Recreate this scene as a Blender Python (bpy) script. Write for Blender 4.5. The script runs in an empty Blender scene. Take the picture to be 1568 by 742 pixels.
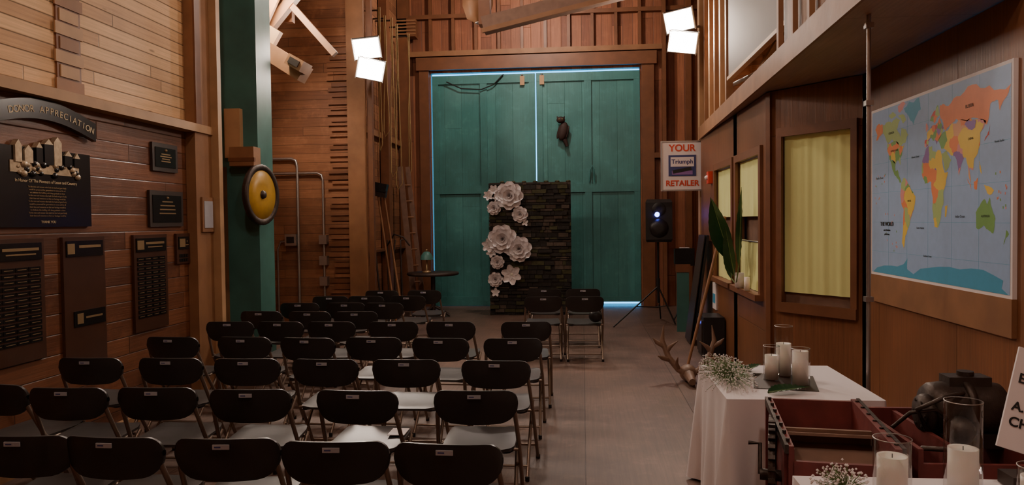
import bpy, math, random
from mathutils import Matrix, Vector
random.seed(7)
S=bpy.context.scene
C=S.collection
pi=math.pi
def rad(a): return math.radians(a)

# ---------------------------------------------------------------- materials
def nmat(name):
    m=bpy.data.materials.new(name); m.use_nodes=True
    nt=m.node_tree; b=nt.nodes['Principled BSDF']
    return m,nt,b
def N(nt,t,**kw):
    n=nt.nodes.new(t)
    for k,v in kw.items(): setattr(n,k,v)
    return n
def math_(nt,op,a,b=None,c=None):
    n=N(nt,'ShaderNodeMath',operation=op)
    for i,v in enumerate((a,b,c)):
        if v is None: continue
        if isinstance(v,(int,float)): n.inputs[i].default_value=v
        else: nt.links.new(v,n.inputs[i])
    return n.outputs[0]
def mixc(nt,f,a,b,bt='MIX'):
    n=N(nt,'ShaderNodeMix',data_type='RGBA',blend_type=bt)
    for s,v in ((n.inputs[0],f),(n.inputs[6],a),(n.inputs[7],b)):
        if isinstance(v,(int,float)): s.default_value=v
        elif isinstance(v,tuple): s.default_value=(*v,1) if len(v)==3 else v
        else: nt.links.new(v,s)
    return n.outputs[2]
def simple(name,col,rough=.6,metal=0,var=.15,scale=8,bump=0,emit=None,es=1):
    m,nt,b=nmat(name)
    tc=N(nt,'ShaderNodeTexCoord'); no=N(nt,'ShaderNodeTexNoise'); no.inputs['Scale'].default_value=scale; no.inputs['Detail'].default_value=5
    nt.links.new(tc.outputs['Object'],no.inputs['Vector'])
    dark=tuple(c*(1-var) for c in col); lite=tuple(min(1,c*(1+var)) for c in col)
    nt.links.new(mixc(nt,no.outputs[0],dark,lite),b.inputs['Base Color'])
    b.inputs['Roughness'].default_value=rough; b.inputs['Metallic'].default_value=metal
    if bump:
        bm=N(nt,'ShaderNodeBump'); bm.inputs['Strength'].default_value=bump; bm.inputs['Distance'].default_value=.02
        nt.links.new(no.outputs[0],bm.inputs['Height']); nt.links.new(bm.outputs[0],b.inputs['Normal'])
    if emit:
        b.inputs['Emission Color'].default_value=(*emit,1); b.inputs['Emission Strength'].default_value=es
    return m
def cells(name,scale,cols):
    m,nt,b=nmat(name)
    tc=N(nt,'ShaderNodeTexCoord'); v=N(nt,'ShaderNodeTexVoronoi'); v.inputs['Scale'].default_value=scale
    no=N(nt,'ShaderNodeTexNoise'); no.inputs['Scale'].default_value=30
    ad=N(nt,'ShaderNodeVectorMath',operation='MULTIPLY_ADD'); nt.links.new(tc.outputs['Object'],no.inputs['Vector']); nt.links.new(no.outputs['Color'],ad.inputs[0]); ad.inputs[1].default_value=(.03,.03,.03); nt.links.new(tc.outputs['Object'],ad.inputs[2])
    nt.links.new(ad.outputs[0],v.inputs['Vector'])
    sp=N(nt,'ShaderNodeSeparateColor'); nt.links.new(v.outputs['Color'],sp.inputs[0])
    r=N(nt,'ShaderNodeValToRGB'); r.color_ramp.interpolation='CONSTANT'; n=len(cols)
    for i,c in enumerate(cols):
        e=r.color_ramp.elements[i] if i<2 else r.color_ramp.elements.new(i/n)
        e.position=i/n; e.color=(*c,1)
    nt.links.new(sp.outputs[0],r.inputs[0]); nt.links.new(r.outputs[0],b.inputs['Base Color']); b.inputs['Roughness'].default_value=.45
    return m
def planks(name,across,along,width,length,c1,c2,rough=.6,grain=.35,gap=.03,bump=.4,gapdark=.35,stain=.25,scuff=0,knots=0):
    m,nt,b=nmat(name)
    tc=N(nt,'ShaderNodeTexCoord'); sp=N(nt,'ShaderNodeSeparateXYZ'); nt.links.new(tc.outputs['Object'],sp.inputs[0])
    ix={'X':0,'Y':1,'Z':2}
    v=math_(nt,'DIVIDE',sp.outputs[ix[across]],width); u=sp.outputs[ix[along]]
    fv=math_(nt,'FLOOR',v)
    wn=N(nt,'ShaderNodeTexWhiteNoise',noise_dimensions='1D'); nt.links.new(fv,wn.inputs['W'])
    u2=math_(nt,'ADD',math_(nt,'DIVIDE',u,length),math_(nt,'MULTIPLY',wn.outputs[0],7.3))
    fu=math_(nt,'FLOOR',u2)
    cb=N(nt,'ShaderNodeCombineXYZ'); nt.links.new(fv,cb.inputs[0]); nt.links.new(fu,cb.inputs[1])
    w2=N(nt,'ShaderNodeTexWhiteNoise',noise_dimensions='2D'); nt.links.new(cb.outputs[0],w2.inputs['Vector'])
    gv=N(nt,'ShaderNodeCombineXYZ'); nt.links.new(math_(nt,'MULTIPLY',u,1.2),gv.inputs[0]); nt.links.new(math_(nt,'MULTIPLY',v,width*40),gv.inputs[1]); nt.links.new(math_(nt,'MULTIPLY',w2.outputs[0],31),gv.inputs[2])
    g=N(nt,'ShaderNodeTexNoise'); g.inputs['Scale'].default_value=1.5; g.inputs['Detail'].default_value=8; g.inputs['Roughness'].default_value=.65
    nt.links.new(gv.outputs[0],g.inputs['Vector'])
    st=N(nt,'ShaderNodeTexNoise'); st.inputs['Scale'].default_value=1.1; st.inputs['Detail'].default_value=6; nt.links.new(tc.outputs['Object'],st.inputs['Vector'])
    col=mixc(nt,w2.outputs[0],c1,c2)
    if scuff:
        s2=N(nt,'ShaderNodeTexNoise'); s2.inputs['Scale'].default_value=5; s2.inputs['Detail'].default_value=9; s2.inputs['Roughness'].default_value=.7; nt.links.new(tc.outputs['Object'],s2.inputs['Vector'])
        mr=N(nt,'ShaderNodeMapRange'); mr.inputs[1].default_value=.52; mr.inputs[2].default_value=.72; mr.inputs[4].default_value=scuff; nt.links.new(s2.outputs[0],mr.inputs[0])
        col=mixc(nt,mr.outputs[0],col,tuple(min(1,c*2.0+.02) for c in c2))
    if knots:
        kv=N(nt,'ShaderNodeCombineXYZ'); nt.links.new(math_(nt,'MULTIPLY',u,2.2),kv.inputs[0]); nt.links.new(math_(nt,'MULTIPLY',v,width*9),kv.inputs[1])
        vo=N(nt,'ShaderNodeTexVoronoi'); vo.inputs['Scale'].default_value=1; nt.links.new(kv.outputs[0],vo.inputs['Vector'])
        mr=N(nt,'ShaderNodeMapRange'); mr.inputs[1].default_value=.05; mr.inputs[2].default_value=.13; mr.inputs[3].default_value=knots; mr.inputs[4].default_value=0; nt.links.new(vo.outputs['Distance'],mr.inputs[0])
        col=mixc(nt,mr.outputs[0],col,tuple(c*.2 for c in c1))
    gr=math_(nt,'ADD',math_(nt,'MULTIPLY',g.outputs[0],grain*2),1-grain)
    sr=math_(nt,'ADD',math_(nt,'MULTIPLY',st.outputs[0],stain*2),1-stain)
    fr=math_(nt,'FRACT',v); e=math_(nt,'MINIMUM',fr,math_(nt,'SUBTRACT',1,fr))
    fr2=math_(nt,'FRACT',u2); e2=math_(nt,'MULTIPLY',math_(nt,'MINIMUM',fr2,math_(nt,'SUBTRACT',1,fr2)),length/width)
    ee=math_(nt,'MINIMUM',e,e2)
    gl=math_(nt,'MINIMUM',math_(nt,'DIVIDE',ee,gap),1)
    gm=math_(nt,'ADD',math_(nt,'MULTIPLY',gl,1-gapdark),gapdark)
    k=math_(nt,'MULTIPLY',math_(nt,'MULTIPLY',gr,sr),gm)
    kc=N(nt,'ShaderNodeCombineColor')
    for i in range(3): nt.links.new(k,kc.inputs[i])
    nt.links.new(mixc(nt,1.0,col,kc.outputs[0],'MULTIPLY'),b.inputs['Base Color'])
    b.inputs['Roughness'].default_value=rough
    bm=N(nt,'ShaderNodeBump'); bm.inputs['Strength'].default_value=bump; bm.inputs['Distance'].default_value=.01
    nt.links.new(math_(nt,'ADD',gl,math_(nt,'MULTIPLY',g.outputs[0],.5)),bm.inputs['Height']); nt.links.new(bm.outputs[0],b.inputs['Normal'])
    return m

M={}
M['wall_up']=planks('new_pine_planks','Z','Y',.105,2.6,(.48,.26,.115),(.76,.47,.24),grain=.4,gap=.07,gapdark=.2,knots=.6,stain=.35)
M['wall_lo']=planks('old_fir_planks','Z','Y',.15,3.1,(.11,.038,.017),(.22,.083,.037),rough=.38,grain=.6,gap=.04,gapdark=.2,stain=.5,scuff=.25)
M['jog']=planks('shed_planks_x','Z','X',.14,2.7,(.18,.068,.028),(.32,.135,.06),grain=.6,stain=.45,scuff=.25,gapdark=.2)
M['sidefar']=planks('shed_planks_y','Z','Y',.14,2.7,(.17,.068,.03),(.32,.14,.065),grain=.6,stain=.45,scuff=.25,gapdark=.2)
M['back']=planks('back_planks','X','Z',.2,2.5,(.19,.062,.027),(.36,.13,.058),grain=.65,stain=.5,gapdark=.2,scuff=.15)
M['ply']=planks('brown_plywood','Y','Z',1.22,2.44,(.185,.072,.030),(.225,.090,.038),rough=.40,grain=.6,gap=.004,gapdark=.5,stain=.6)
M['plyx']=planks('brown_plywood_soffit','X','Y',1.22,2.44,(.34,.19,.105),(.40,.23,.13),rough=.5,grain=.4,gap=.004,stain=.4)  # soffit plywood, colour lightened to stand in for light bounced from below
M['ceil']=planks('dark_roof_boards','X','Y',.2,3,(.12,.055,.03),(.18,.085,.045),grain=.4)
M['loftpl']=planks('loft_boards','Y','Z',.16,3,(.22,.12,.065),(.36,.21,.12),grain=.4)
M['floor']=planks('worn_floor','X','Y',.95,30,(.108,.064,.046),(.138,.085,.063),rough=.52,grain=.45,gap=.006,gapdark=.4,stain=.8,bump=.3,scuff=.35)
M['door']=planks('teal_door_paint','X','Z',.345,9,(.040,.185,.175),(.062,.235,.22),rough=.42,grain=.3,gap=.012,gapdark=.4,stain=.6,scuff=.25)
M['teal']=planks('teal_rail_paint','X','Z',3,30,(.048,.20,.188),(.052,.21,.20),rough=.42,grain=.25,gap=.0001,stain=.5,scuff=.25)
M['tealcol']=simple('teal_column_paint',(.050,.155,.132),.45,var=.5,scale=3,bump=.1)
M['beam']=simple('timber',(.28,.13,.056),.6,var=.45,scale=4,bump=.2)
M['beamlt']=simple('pale_timber',(.46,.27,.135),.6,var=.3,scale=5,bump=.1)
M['trimw']=simple('trim_wood',(.18,.068,.027),.5,var=.4,scale=5)
M['dark']=simple('dark_wood',(.035,.02,.014),.5,var=.4)
M['black']=simple('black_plastic',(.012,.011,.011),.4,var=.2)
M['chairp']=simple('chair_plastic',(.022,.019,.018),.36,var=.2)
M['seatp']=simple('chair_seat',(.035,.030,.028),.36,var=.2)
M['frame']=simple('chair_tube',(.27,.205,.16),.38,.7,var=.15)
M['label']=simple('label',(.42,.42,.46),.5)
M['white']=simple('white_paper',(.86,.80,.80),.6,var=.03)
M['cloth']=simple('white_cloth',(.84,.78,.79),.8,var=.04,scale=3)
M['wax']=simple('candle_wax',(.92,.86,.76),.4,var=.03)
M['wax'].node_tree.nodes['Principled BSDF'].inputs['Subsurface Weight'].default_value=.2
M['gold']=simple('gold',(.45,.34,.22),.45,.5,var=.5,scale=30)
M['goldtx']=simple('gold_lettering',(.60,.47,.28),.5,.2)
M['brass']=simple('engraved_brass',(.36,.24,.12),.4,.5)
M['plaque']=simple('black_plaque',(.012,.011,.011),.22)
M['board']=simple('walnut_board',(.065,.026,.014),.32,var=.3)
M['yellow']=simple('yellow_paint',(.58,.33,.04),.4,var=.35)
M['metal']=simple('galvanised',(.42,.39,.37),.35,.8,var=.15)
M['iron']=simple('rusty_iron',(.06,.042,.034),.5,.6,var=.4,scale=20,bump=.3)
M['red']=simple('old_red_paint',(.17,.034,.030),.55,var=.65,scale=9,bump=.15)
M['bare']=simple('bare_box_wood',(.22,.125,.085),.7,var=.4,scale=9)
M['curtain']=simple('yellow_curtain',(.82,.86,.36),.85,var=.05,scale=3)
M['leaf']=simple('leaf_green',(.012,.058,.016),.35,var=.4,scale=10)
M['stem']=simple('stem_green',(.16,.24,.08),.6)
M['moss']=simple('bark_dark',(.018,.014,.010),.75,var=.6,scale=14,bump=.5)
M['moss2']=simple('bark_moss',(.060,.058,.022),.8,var=.6,scale=14,bump=.5)
M['moss3']=simple('bark_grey',(.085,.062,.045),.75,var=.6,scale=14,bump=.5)
M['ivory']=simple('antler_bone',(.22,.13,.085),.5,var=.4,scale=8)
M['rope']=simple('yellow_rope',(.36,.24,.10),.8)
M['signred']=simple('sign_red',(.70,.06,.03),.5)
M['signblue']=simple('sign_blue',(.05,.06,.2),.5)
M['ink']=simple('ink',(.02,.02,.02),.6)
M['grey']=simple('grey_panel',(.10,.062,.040),.7,var=.15,scale=2)
M['owl']=simple('owl_brown',(.035,.016,.012),.7,var=.5,scale=30)
M['blueled']=simple('blue_led',(.1,.1,1),.4,emit=(.1,.15,1),es=25)
LC=(1,.82,.68)
M['bulb']=simple('halogen_face',(1,1,1),.4,emit=LC,es=165)
M['fill_bulb']=simple('added_fill_globe',(1,1,1),.4,emit=(1,.79,.65),es=200)  # glow of the unseen lamps added as room fill
M['bulb_s']=simple('small_globe',(1,1,1),.4,emit=LC,es=330)
M['fill_bulb_far']=simple('added_fill_globe_far',(1,1,1),.4,emit=(1,.83,.72),es=400)  # stronger glow for the unseen lamp added near the doors
M['dish']=simple('lamp_reflector',(.9,.9,.88),.3,.3)
m,nt,b=nmat('clear_glass'); tr=N(nt,'ShaderNodeBsdfTransparent'); tr.inputs[0].default_value=(.95,.96,.96,1); gl=N(nt,'ShaderNodeBsdfGlossy'); gl.inputs['Roughness'].default_value=.03
lw=N(nt,'ShaderNodeLayerWeight'); lw.inputs[0].default_value=.3; mx=N(nt,'ShaderNodeMixShader'); nt.links.new(math_(nt,'MULTIPLY',lw.outputs[1],.6),mx.inputs[0]); nt.links.new(tr.outputs[0],mx.inputs[1]); nt.links.new(gl.outputs[0],mx.inputs[2]); nt.links.new(mx.outputs[0],nt.nodes['Material Output'].inputs[0]); M['glass']=m

# ---------------------------------------------------------------- mesh builder
class MB:
    def __init__(s): s.v=[];s.f=[];s.mi=[];s.ms=[];s.T=Matrix.Identity(4);s.sm=[]
    def m(s,k):
        mm=M[k] if isinstance(k,str) else k
        if mm not in s.ms: s.ms.append(mm)
        return s.ms.index(mm)
    def add(s,vs,fs,k,smooth=False):
        o=len(s.v); s.v+=[tuple(s.T@Vector(p)) for p in vs]
        i=s.m(k)
        for f in fs: s.f.append(tuple(o+a for a in f)); s.mi.append(i); s.sm.append(smooth)
    def box(s,c,d,k,R=None,bev=0):
        x,y,z=[a/2 for a in d]
        P=[Vector((a,b,e)) for a in(-x,x) for b in(-y,y) for e in(-z,z)]
        if R is not None: P=[R@p for p in P]
        P=[p+Vector(c) for p in P]
        s.add(P,[(0,1,3,2),(4,6,7,5),(0,4,5,1),(2,3,7,6),(0,2,6,4),(1,5,7,3)],k)
    def bx(s,x0,x1,y0,y1,z0,z1,k): s.box(((x0+x1)/2,(y0+y1)/2,(z0+z1)/2),(abs(x1-x0),abs(y1-y0),abs(z1-z0)),k)
    def beam(s,p,q,w,h,k,up=(0,0,1)):
        p=Vector(p);q=Vector(q);d=q-p;L=d.length;y=d.normalized();x=y.cross(Vector(up)).normalized();z=x.cross(y)
        R=Matrix((x,y,z)).transposed(); s.box((p+q)/2,(w,L,h),k,R)
    def tube(s,pts,r,k,n=8,cap=True,rs=None):
        pts=[Vector(p) for p in pts]; rings=[]; vs=[];fs=[]
        t0=(pts[1]-pts[0]).normalized(); a=Vector((0,0,1)) if abs(t0.z)<.9 else Vector((1,0,0))
        x=t0.cross(a).normalized()
        for i,p in enumerate(pts):
            t=(pts[min(i+1,len(pts)-1)]-pts[max(i-1,0)]).normalized()
            x=(x-t*x.dot(t)).normalized(); y=t.cross(x)
            rr=rs[i] if rs else r
            for j in range(n):
                an=2*pi*j/n; vs.append(p+x*rr*math.cos(an)+y*rr*math.sin(an))
        for i in range(len(pts)-1):
            for j in range(n):
                fs.append((i*n+j,i*n+(j+1)%n,(i+1)*n+(j+1)%n,(i+1)*n+j))
        s.add(vs,fs,k,True)
        if cap:
            s.add([vs[j] for j in range(n)],[tuple(range(n))[::-1]],k); e=(len(pts)-1)*n
            s.add([vs[e+j] for j in range(n)],[tuple(range(n))],k)
    def cyl(s,p,q,r,k,n=20,r2=None): s.tube([p,q],r,k,n,True,[r,r if r2 is None else r2])
    def ball(s,c,r,k,n=12,m=8,sc=(1,1,1),R=None):
        vs=[];fs=[]
        for i in range(m+1):
            th=pi*i/m
            for j in range(n):
                ph=2*pi*j/n
                p=Vector((math.sin(th)*math.cos(ph)*r*sc[0],math.sin(th)*math.sin(ph)*r*sc[1],math.cos(th)*r*sc[2]))
                if R is not None: p=R@p
                vs.append(p+Vector(c))
        for i in range(m):
            for j in range(n): fs.append((i*n+j,(i+1)*n+j,(i+1)*n+(j+1)%n,i*n+(j+1)%n))
        s.add(vs,fs,k,True)
    def lathe(s,prof,c,k,n=24,R=None):
        vs=[];fs=[]
        for r,z in prof:
            for j in range(n):
                p=Vector((r*math.cos(2*pi*j/n),r*math.sin(2*pi*j/n),z))
                if R is not None:p=R@p
                vs.append(p+Vector(c))
        for i in range(len(prof)-1):
            for j in range(n): fs.append((i*n+j,i*n+(j+1)%n,(i+1)*n+(j+1)%n,(i+1)*n+j))
        s.add(vs,fs,k,True)
    def grid(s,fn,nu,nv,k):
        vs=[fn(i/nu,j/nv) for j in range(nv+1) for i in range(nu+1)]
        fs=[(j*(nu+1)+i,j*(nu+1)+i+1,(j+1)*(nu+1)+i+1,(j+1)*(nu+1)+i) for j in range(nv) for i in range(nu)]
        s.add(vs,fs,k,True)
    def obj(s,name,parent=None,loc=None,origin=False):
        me=bpy.data.meshes.new(name); me.from_pydata(s.v,[],s.f)
        for a in s.ms: me.materials.append(a)
        for p,i,q in zip(me.polygons,s.mi,s.sm): p.material_index=i; p.use_smooth=q
        me.update(); o=bpy.data.objects.new(name,me); C.objects.link(o)
        if loc: o.location=loc
        if parent: o.parent=parent
        return o
def text(body,loc,size,k,rot='front',parent=None,align='CENTER',name='lettering',ext=.001,sp=1,R=None,bold=0):
    c=bpy.data.curves.new(name,'FONT'); c.body=body; c.size=size; c.align_x=align; c.align_y='CENTER'; c.extrude=ext; c.space_line=sp; c.offset=bold
    c.materials.append(M[k]); o=bpy.data.objects.new(name,c); C.objects.link(o)
    if R is None:
        R={'front':Matrix(((1,0,0),(0,0,-1),(0,1,0))),'right':Matrix(((0,0,-1),(-1,0,0),(0,1,0))),'left':Matrix(((0,0,1),(1,0,0),(0,1,0)))}[rot]
    o.matrix_world=Matrix.Translation(loc)@R.to_4x4()
    if parent: o.parent=parent; o.matrix_parent_inverse=parent.matrix_world.inverted()
    return o

# ---------------------------------------------------------------- camera
cd=bpy.data.cameras.new('camera'); cam=bpy.data.objects.new('camera',cd); C.objects.link(cam)
cd.sensor_width=36; cd.lens=36*1150/1568; cd.clip_start=.05
cam.matrix_world=Matrix.Translation((0,0,1.7))@Matrix.Rotation(rad(5.43),4,'Z')@Matrix.Rotation(rad(90-1.62),4,'X')@Matrix.Rotation(rad(-0.7),4,'Z')
S.camera=cam

# ---------------------------------------------------------------- room shell
def shell(name,*boxes):
    b=MB()
    for a in boxes: b.bx(*a)
    return b.obj(name)
H=6.4
shell('floor',(-5.6,3.4,-1.75,15.4,-.1,0,'floor'))
shell('ceiling',(-5.6,3.4,-1.75,15.4,H,H+.1,'ceil'))
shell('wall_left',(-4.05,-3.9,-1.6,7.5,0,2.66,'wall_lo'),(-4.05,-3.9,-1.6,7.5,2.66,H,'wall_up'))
shell('wall_recess',(-5.4,-5.25,7.4,11.6,0,H,'sidefar'),(-5.4,-4.05,7.35,7.5,0,H,'jog'))
shell('wall_jog',(-5.4,-3.62,11.5,11.62,0,H,'jog'))
shell('wall_left_far',(-3.75,-3.62,11.62,15.2,0,H,'sidefar'))
shell('wall_back',(-3.75,-3.03,15,15.15,0,H,'back'),(1.13,2.6,15,15.15,0,H,'back'),(-3.03,1.13,15,15.15,4.69,H,'back'))
shell('wall_right_far',(2.45,2.6,11.2,15.2,0,H,'sidefar'))
shell('wall_right',(2.3,2.45,-1.6,6.47,0,2.87,'ply'))
shell('wall_right_loft',(3.3,3.45,-1.6,11.3,2.87,H,'loftpl'))
shell('wall_office_back',(2.6,2.7,6.4,11.2,0,2.87,'bare'),(2.3,2.7,6.36,6.46,0,2.87,'bare'))
shell('wall_front',(-4.05,3.45,-1.75,-1.6,0,H,'jog'))
shell('wall_loft_end',(1.93,3.35,11.3,11.42,3.03,H,'jog'),(1.72,2.6,11.1,11.2,0,2.87,'ply'))
shell('baseboard_left',(-3.9,-3.85,-1.6,7.5,0,.06,'beamlt'))
shell('trim_1',(-3.9,-3.78,-1.6,7.45,2.62,2.70,'beamlt'))
b=MB(); b.bx(-3.899,-3.80,7.1,7.5,0,H,'beam'); b.bx(-3.83,-3.72,7.42,7.499,0,H,'beamlt'); b.bx(-3.80,-3.78,7.1,7.2,2.7,H,'trimw'); b.obj('timber_post')
b=MB(); b.bx(-3.9,-3.885,5.28,5.55,2.70,H,'trimw')
for i in range(34):
    z=2.72+i*.105; b.bx(-3.89,-3.876,5.26+.05*(i%2),5.52+.05*((i+1)%2),z,z+.09,'beamlt' if i%3 else 'beam')
b.obj('trim_2')
b=MB()
b.bx(-3.3,1.45,14.86,15,4.73,4.98,'trimw'); b.bx(-3.25,-3.05,14.9,15,0,4.73,'trimw'); b.bx(1.16,1.40,14.9,15,0,4.73,'trimw')
b.bx(-3.6,2.4,14.84,15,5.0,5.1,'beam')
x=-3.5
while x<2.4:
    b.bx(x,x+.06,14.9,15,5.1,H,'trimw'); x+=.46
b.bx(-3.6,2.4,14.88,15,5.75,5.83,'trimw')
b.obj('trim_3')
b=MB(); b.bx(-3.62,-3.35,11.38,11.499,0,H,'beam'); b.bx(-3.34,-3.26,11.5,11.6,0,H,'trimw'); b.obj('timber_post')
b=MB(); b.bx(-3.6,-3.45,13.2,13.4,0,H,'trimw'); b.bx(-3.6,-3.42,14.6,14.8,0,H,'trimw'); b.bx(-3.615,-3.55,11.7,14.8,3.2,3.3,'beam'); b.bx(-3.615,-3.5,11.7,14.8,1.2,1.24,'trimw'); b.obj('wall_stud')
b=MB(); b.bx(1.74,1.92,11.44,11.62,0,H,'beamlt'); b.bx(1.55,1.62,14.8,14.95,0,H,'trimw'); b.bx(2.0,2.1,14.8,14.95,0,H,'trimw'); b.bx(1.4,2.44,14.85,14.95,2.9,3.0,'trimw'); b.obj('timber_post')
b=MB(); b.bx(-3.6,-3.25,14.6,14.88,5.35,5.7,'trimw')
for i in range(5): b.bx(-3.62,-3.23,14.58,14.6,5.38+i*.065,5.41+i*.065,'beam')
b.obj('louvred_vent_box')

# ---------------------------------------------------------------- teal barn door
for nm,x0,x1 in (('door_1',-3.00,-.928),('door_2',-.905,1.13)):
    b=MB(); zb=.005; zt=4.63
    if nm=='door_1': b.bx(x0,x1,15.02,15.07,zb,zt,'door')
    else: b.bx(x0,.35,15.02,15.07,zb,zt,'door'); b.bx(.35,x1,15.02,15.07,.08,zt,'door')
    R0,R1=14.985,15.02
    b.bx(x0,x1,R0-.004,R1,2.26,2.42,'teal'); b.bx(x0,x1,R0-.004,R1,4.46,zt,'teal')
    if nm=='door_1': b.bx(x0,x1,R0-.004,R1,zb,zb+.18,'teal')
    else: b.bx(x0,.35,R0-.004,R1,zb,.18,'teal'); b.bx(.35,x1,R0-.004,R1,.08,.18,'teal')
    for a,c in ((x0,x0+.12),(x1-.12,x1),((x0+x1)/2-.07,(x0+x1)/2+.07)):
        b.bx(a,c,R0,R1,.18,2.26,'teal'); b.bx(a,c,R0,R1,2.42,4.46,'teal')
    if nm=='door_2':
        b.tube([(.13,14.96,2.45),(.15,14.93,2.7),(.19,14.93,2.78),(.22,14.94,2.7),(.23,14.96,2.45)],.012,'teal')
    b.obj(nm)
b=MB(); 
b.tube([(-2.7,14.93,4.5),(-2.4,14.93,4.36),(-2.0,14.93,4.33),(-1.75,14.93,4.42),(-1.55,14.93,4.62)],.012,'black'); b.obj('door_cable')
for x in (-1.18,-.79):
    b=MB(); b.bx(x-.045,x+.045,14.955,14.975,4.4,4.58,'beamlt'); b.ball((x,14.96,4.6),.02,'metal'); b.obj('door_roller_block')
b=MB(); R=Matrix.Rotation(rad(14),3,'Y')
b.ball((-.38,14.9,3.46),.1,'owl',sc=(1.0,.7,1.9),R=R); b.ball((-.42,14.88,3.68),.075,'owl',sc=(1.15,.9,.9))
for s in (-1,1):
    b.tube([(-.42+s*.05,14.88,3.71),(-.42+s*.075,14.88,3.75)],.02,'owl',rs=[.025,.008]); b.ball((-.42+s*.03,14.82,3.69),.014,'brass')
    b.ball((-.38+s*.085,14.9,3.44),.06,'owl',sc=(.5,.5,2.2),R=R)
b.tube([(-.35,14.9,3.3),(-.30,14.9,3.16)],.03,'owl',rs=[.05,.03]); b.obj('owl_decoy')

# ---------------------------------------------------------------- dark textured backdrop
b=MB(); z=.0; X0,X1=-1.70,-.21
b.bx(X0+.01,X1-.01,13.58,13.66,0,2.40,'dark')
while z<2.37:
    h=random.uniform(.035,.085); x=X0
    while x<X1-.01:
        w=min(random.uniform(.06,.26),X1-x); d=random.uniform(.005,.075)
        b.bx(x,x+w-.008,13.58-d,13.6,z,min(2.41,z+h-.010),random.choice(['moss','moss','moss2','moss3','moss'])); x+=w
    z+=h
for i in range(7): b.ball((X1-.2*i-.05,13.6,2.41),.03,'moss2',n=6,m=4,sc=(1.5,1,.7))
b.bx(X0+.1,X0+.15,13.66,14.1,0,.05,'dark'); b.bx(X1-.15,X1-.1,13.66,14.1,0,.05,'dark')
b.obj('backdrop_panel')
def petal(b,c,ang,tilt,L,W,cup,k='white'):
    ca,sa=math.cos(ang),math.sin(ang)
    def fn(u,v):
        uu=(u-.5)*2; w=W*math.sin(pi*min(1,.12+v*.80))**.7
        x=uu*w; y=v*L; zc=cup*(uu*uu)*W+ .25*L*v*v*math.sin(tilt)
        yy=y*math.cos(tilt)-zc*math.sin(tilt)*.3; zz=y*math.sin(tilt)+zc
        X=yy*ca-x*sa; Z=yy*sa+x*ca
        return (c[0]+X,c[1]-zz,c[2]+Z)
    b.grid(fn,6,5,k)
def rose(b,c,r):
    o=random.random()
    for L,n,t,s in ((0,8,.15,1),(1,7,.45,.82),(2,6,.8,.62),(3,5,1.1,.42),(4,4,1.35,.25)):
        for i in range(n): petal(b,(c[0],c[1]-.02-.008*L,c[2]),o+L*.5+2*pi*i/n,t,r*s,r*s*.46,.35)
    b.ball((c[0],c[1]-.03,c[2]),r*.12,'wax',n=8,m=6)
def openf(b,c,r,n=6):
    o=random.random()
    for i in range(n): petal(b,(c[0],c[1]-.02,c[2]),o+2*pi*i/n,.35,r,r*.33,.5)
    b.ball((c[0],c[1]-.04,c[2]),r*.14,'wax',n=8,m=6)
b=MB(); fy=13.52
for x,z,r in ((-1.318,2.16,.26),(-1.60,1.94,.13),(-1.13,1.82,.15),(-1.45,1.38,.27),(-1.155,1.2,.24),(-1.55,.965,.13),(-1.59,.65,.14)): rose(b,(x,fy,z),r)
for x,z,r,n in ((-1.60,2.27,.1,6),(-1.70,2.17,.1,6),(-1.56,2.13,.07,5),(-1.70,1.27,.14,6),(-1.66,1.14,.1,5),(-1.295,.74,.2,6),(-1.59,.42,.09,5),(-1.04,1.67,.07,4)): openf(b,(x,fy,z),r,n)
b.obj('paper_flower_arrangement')

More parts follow.
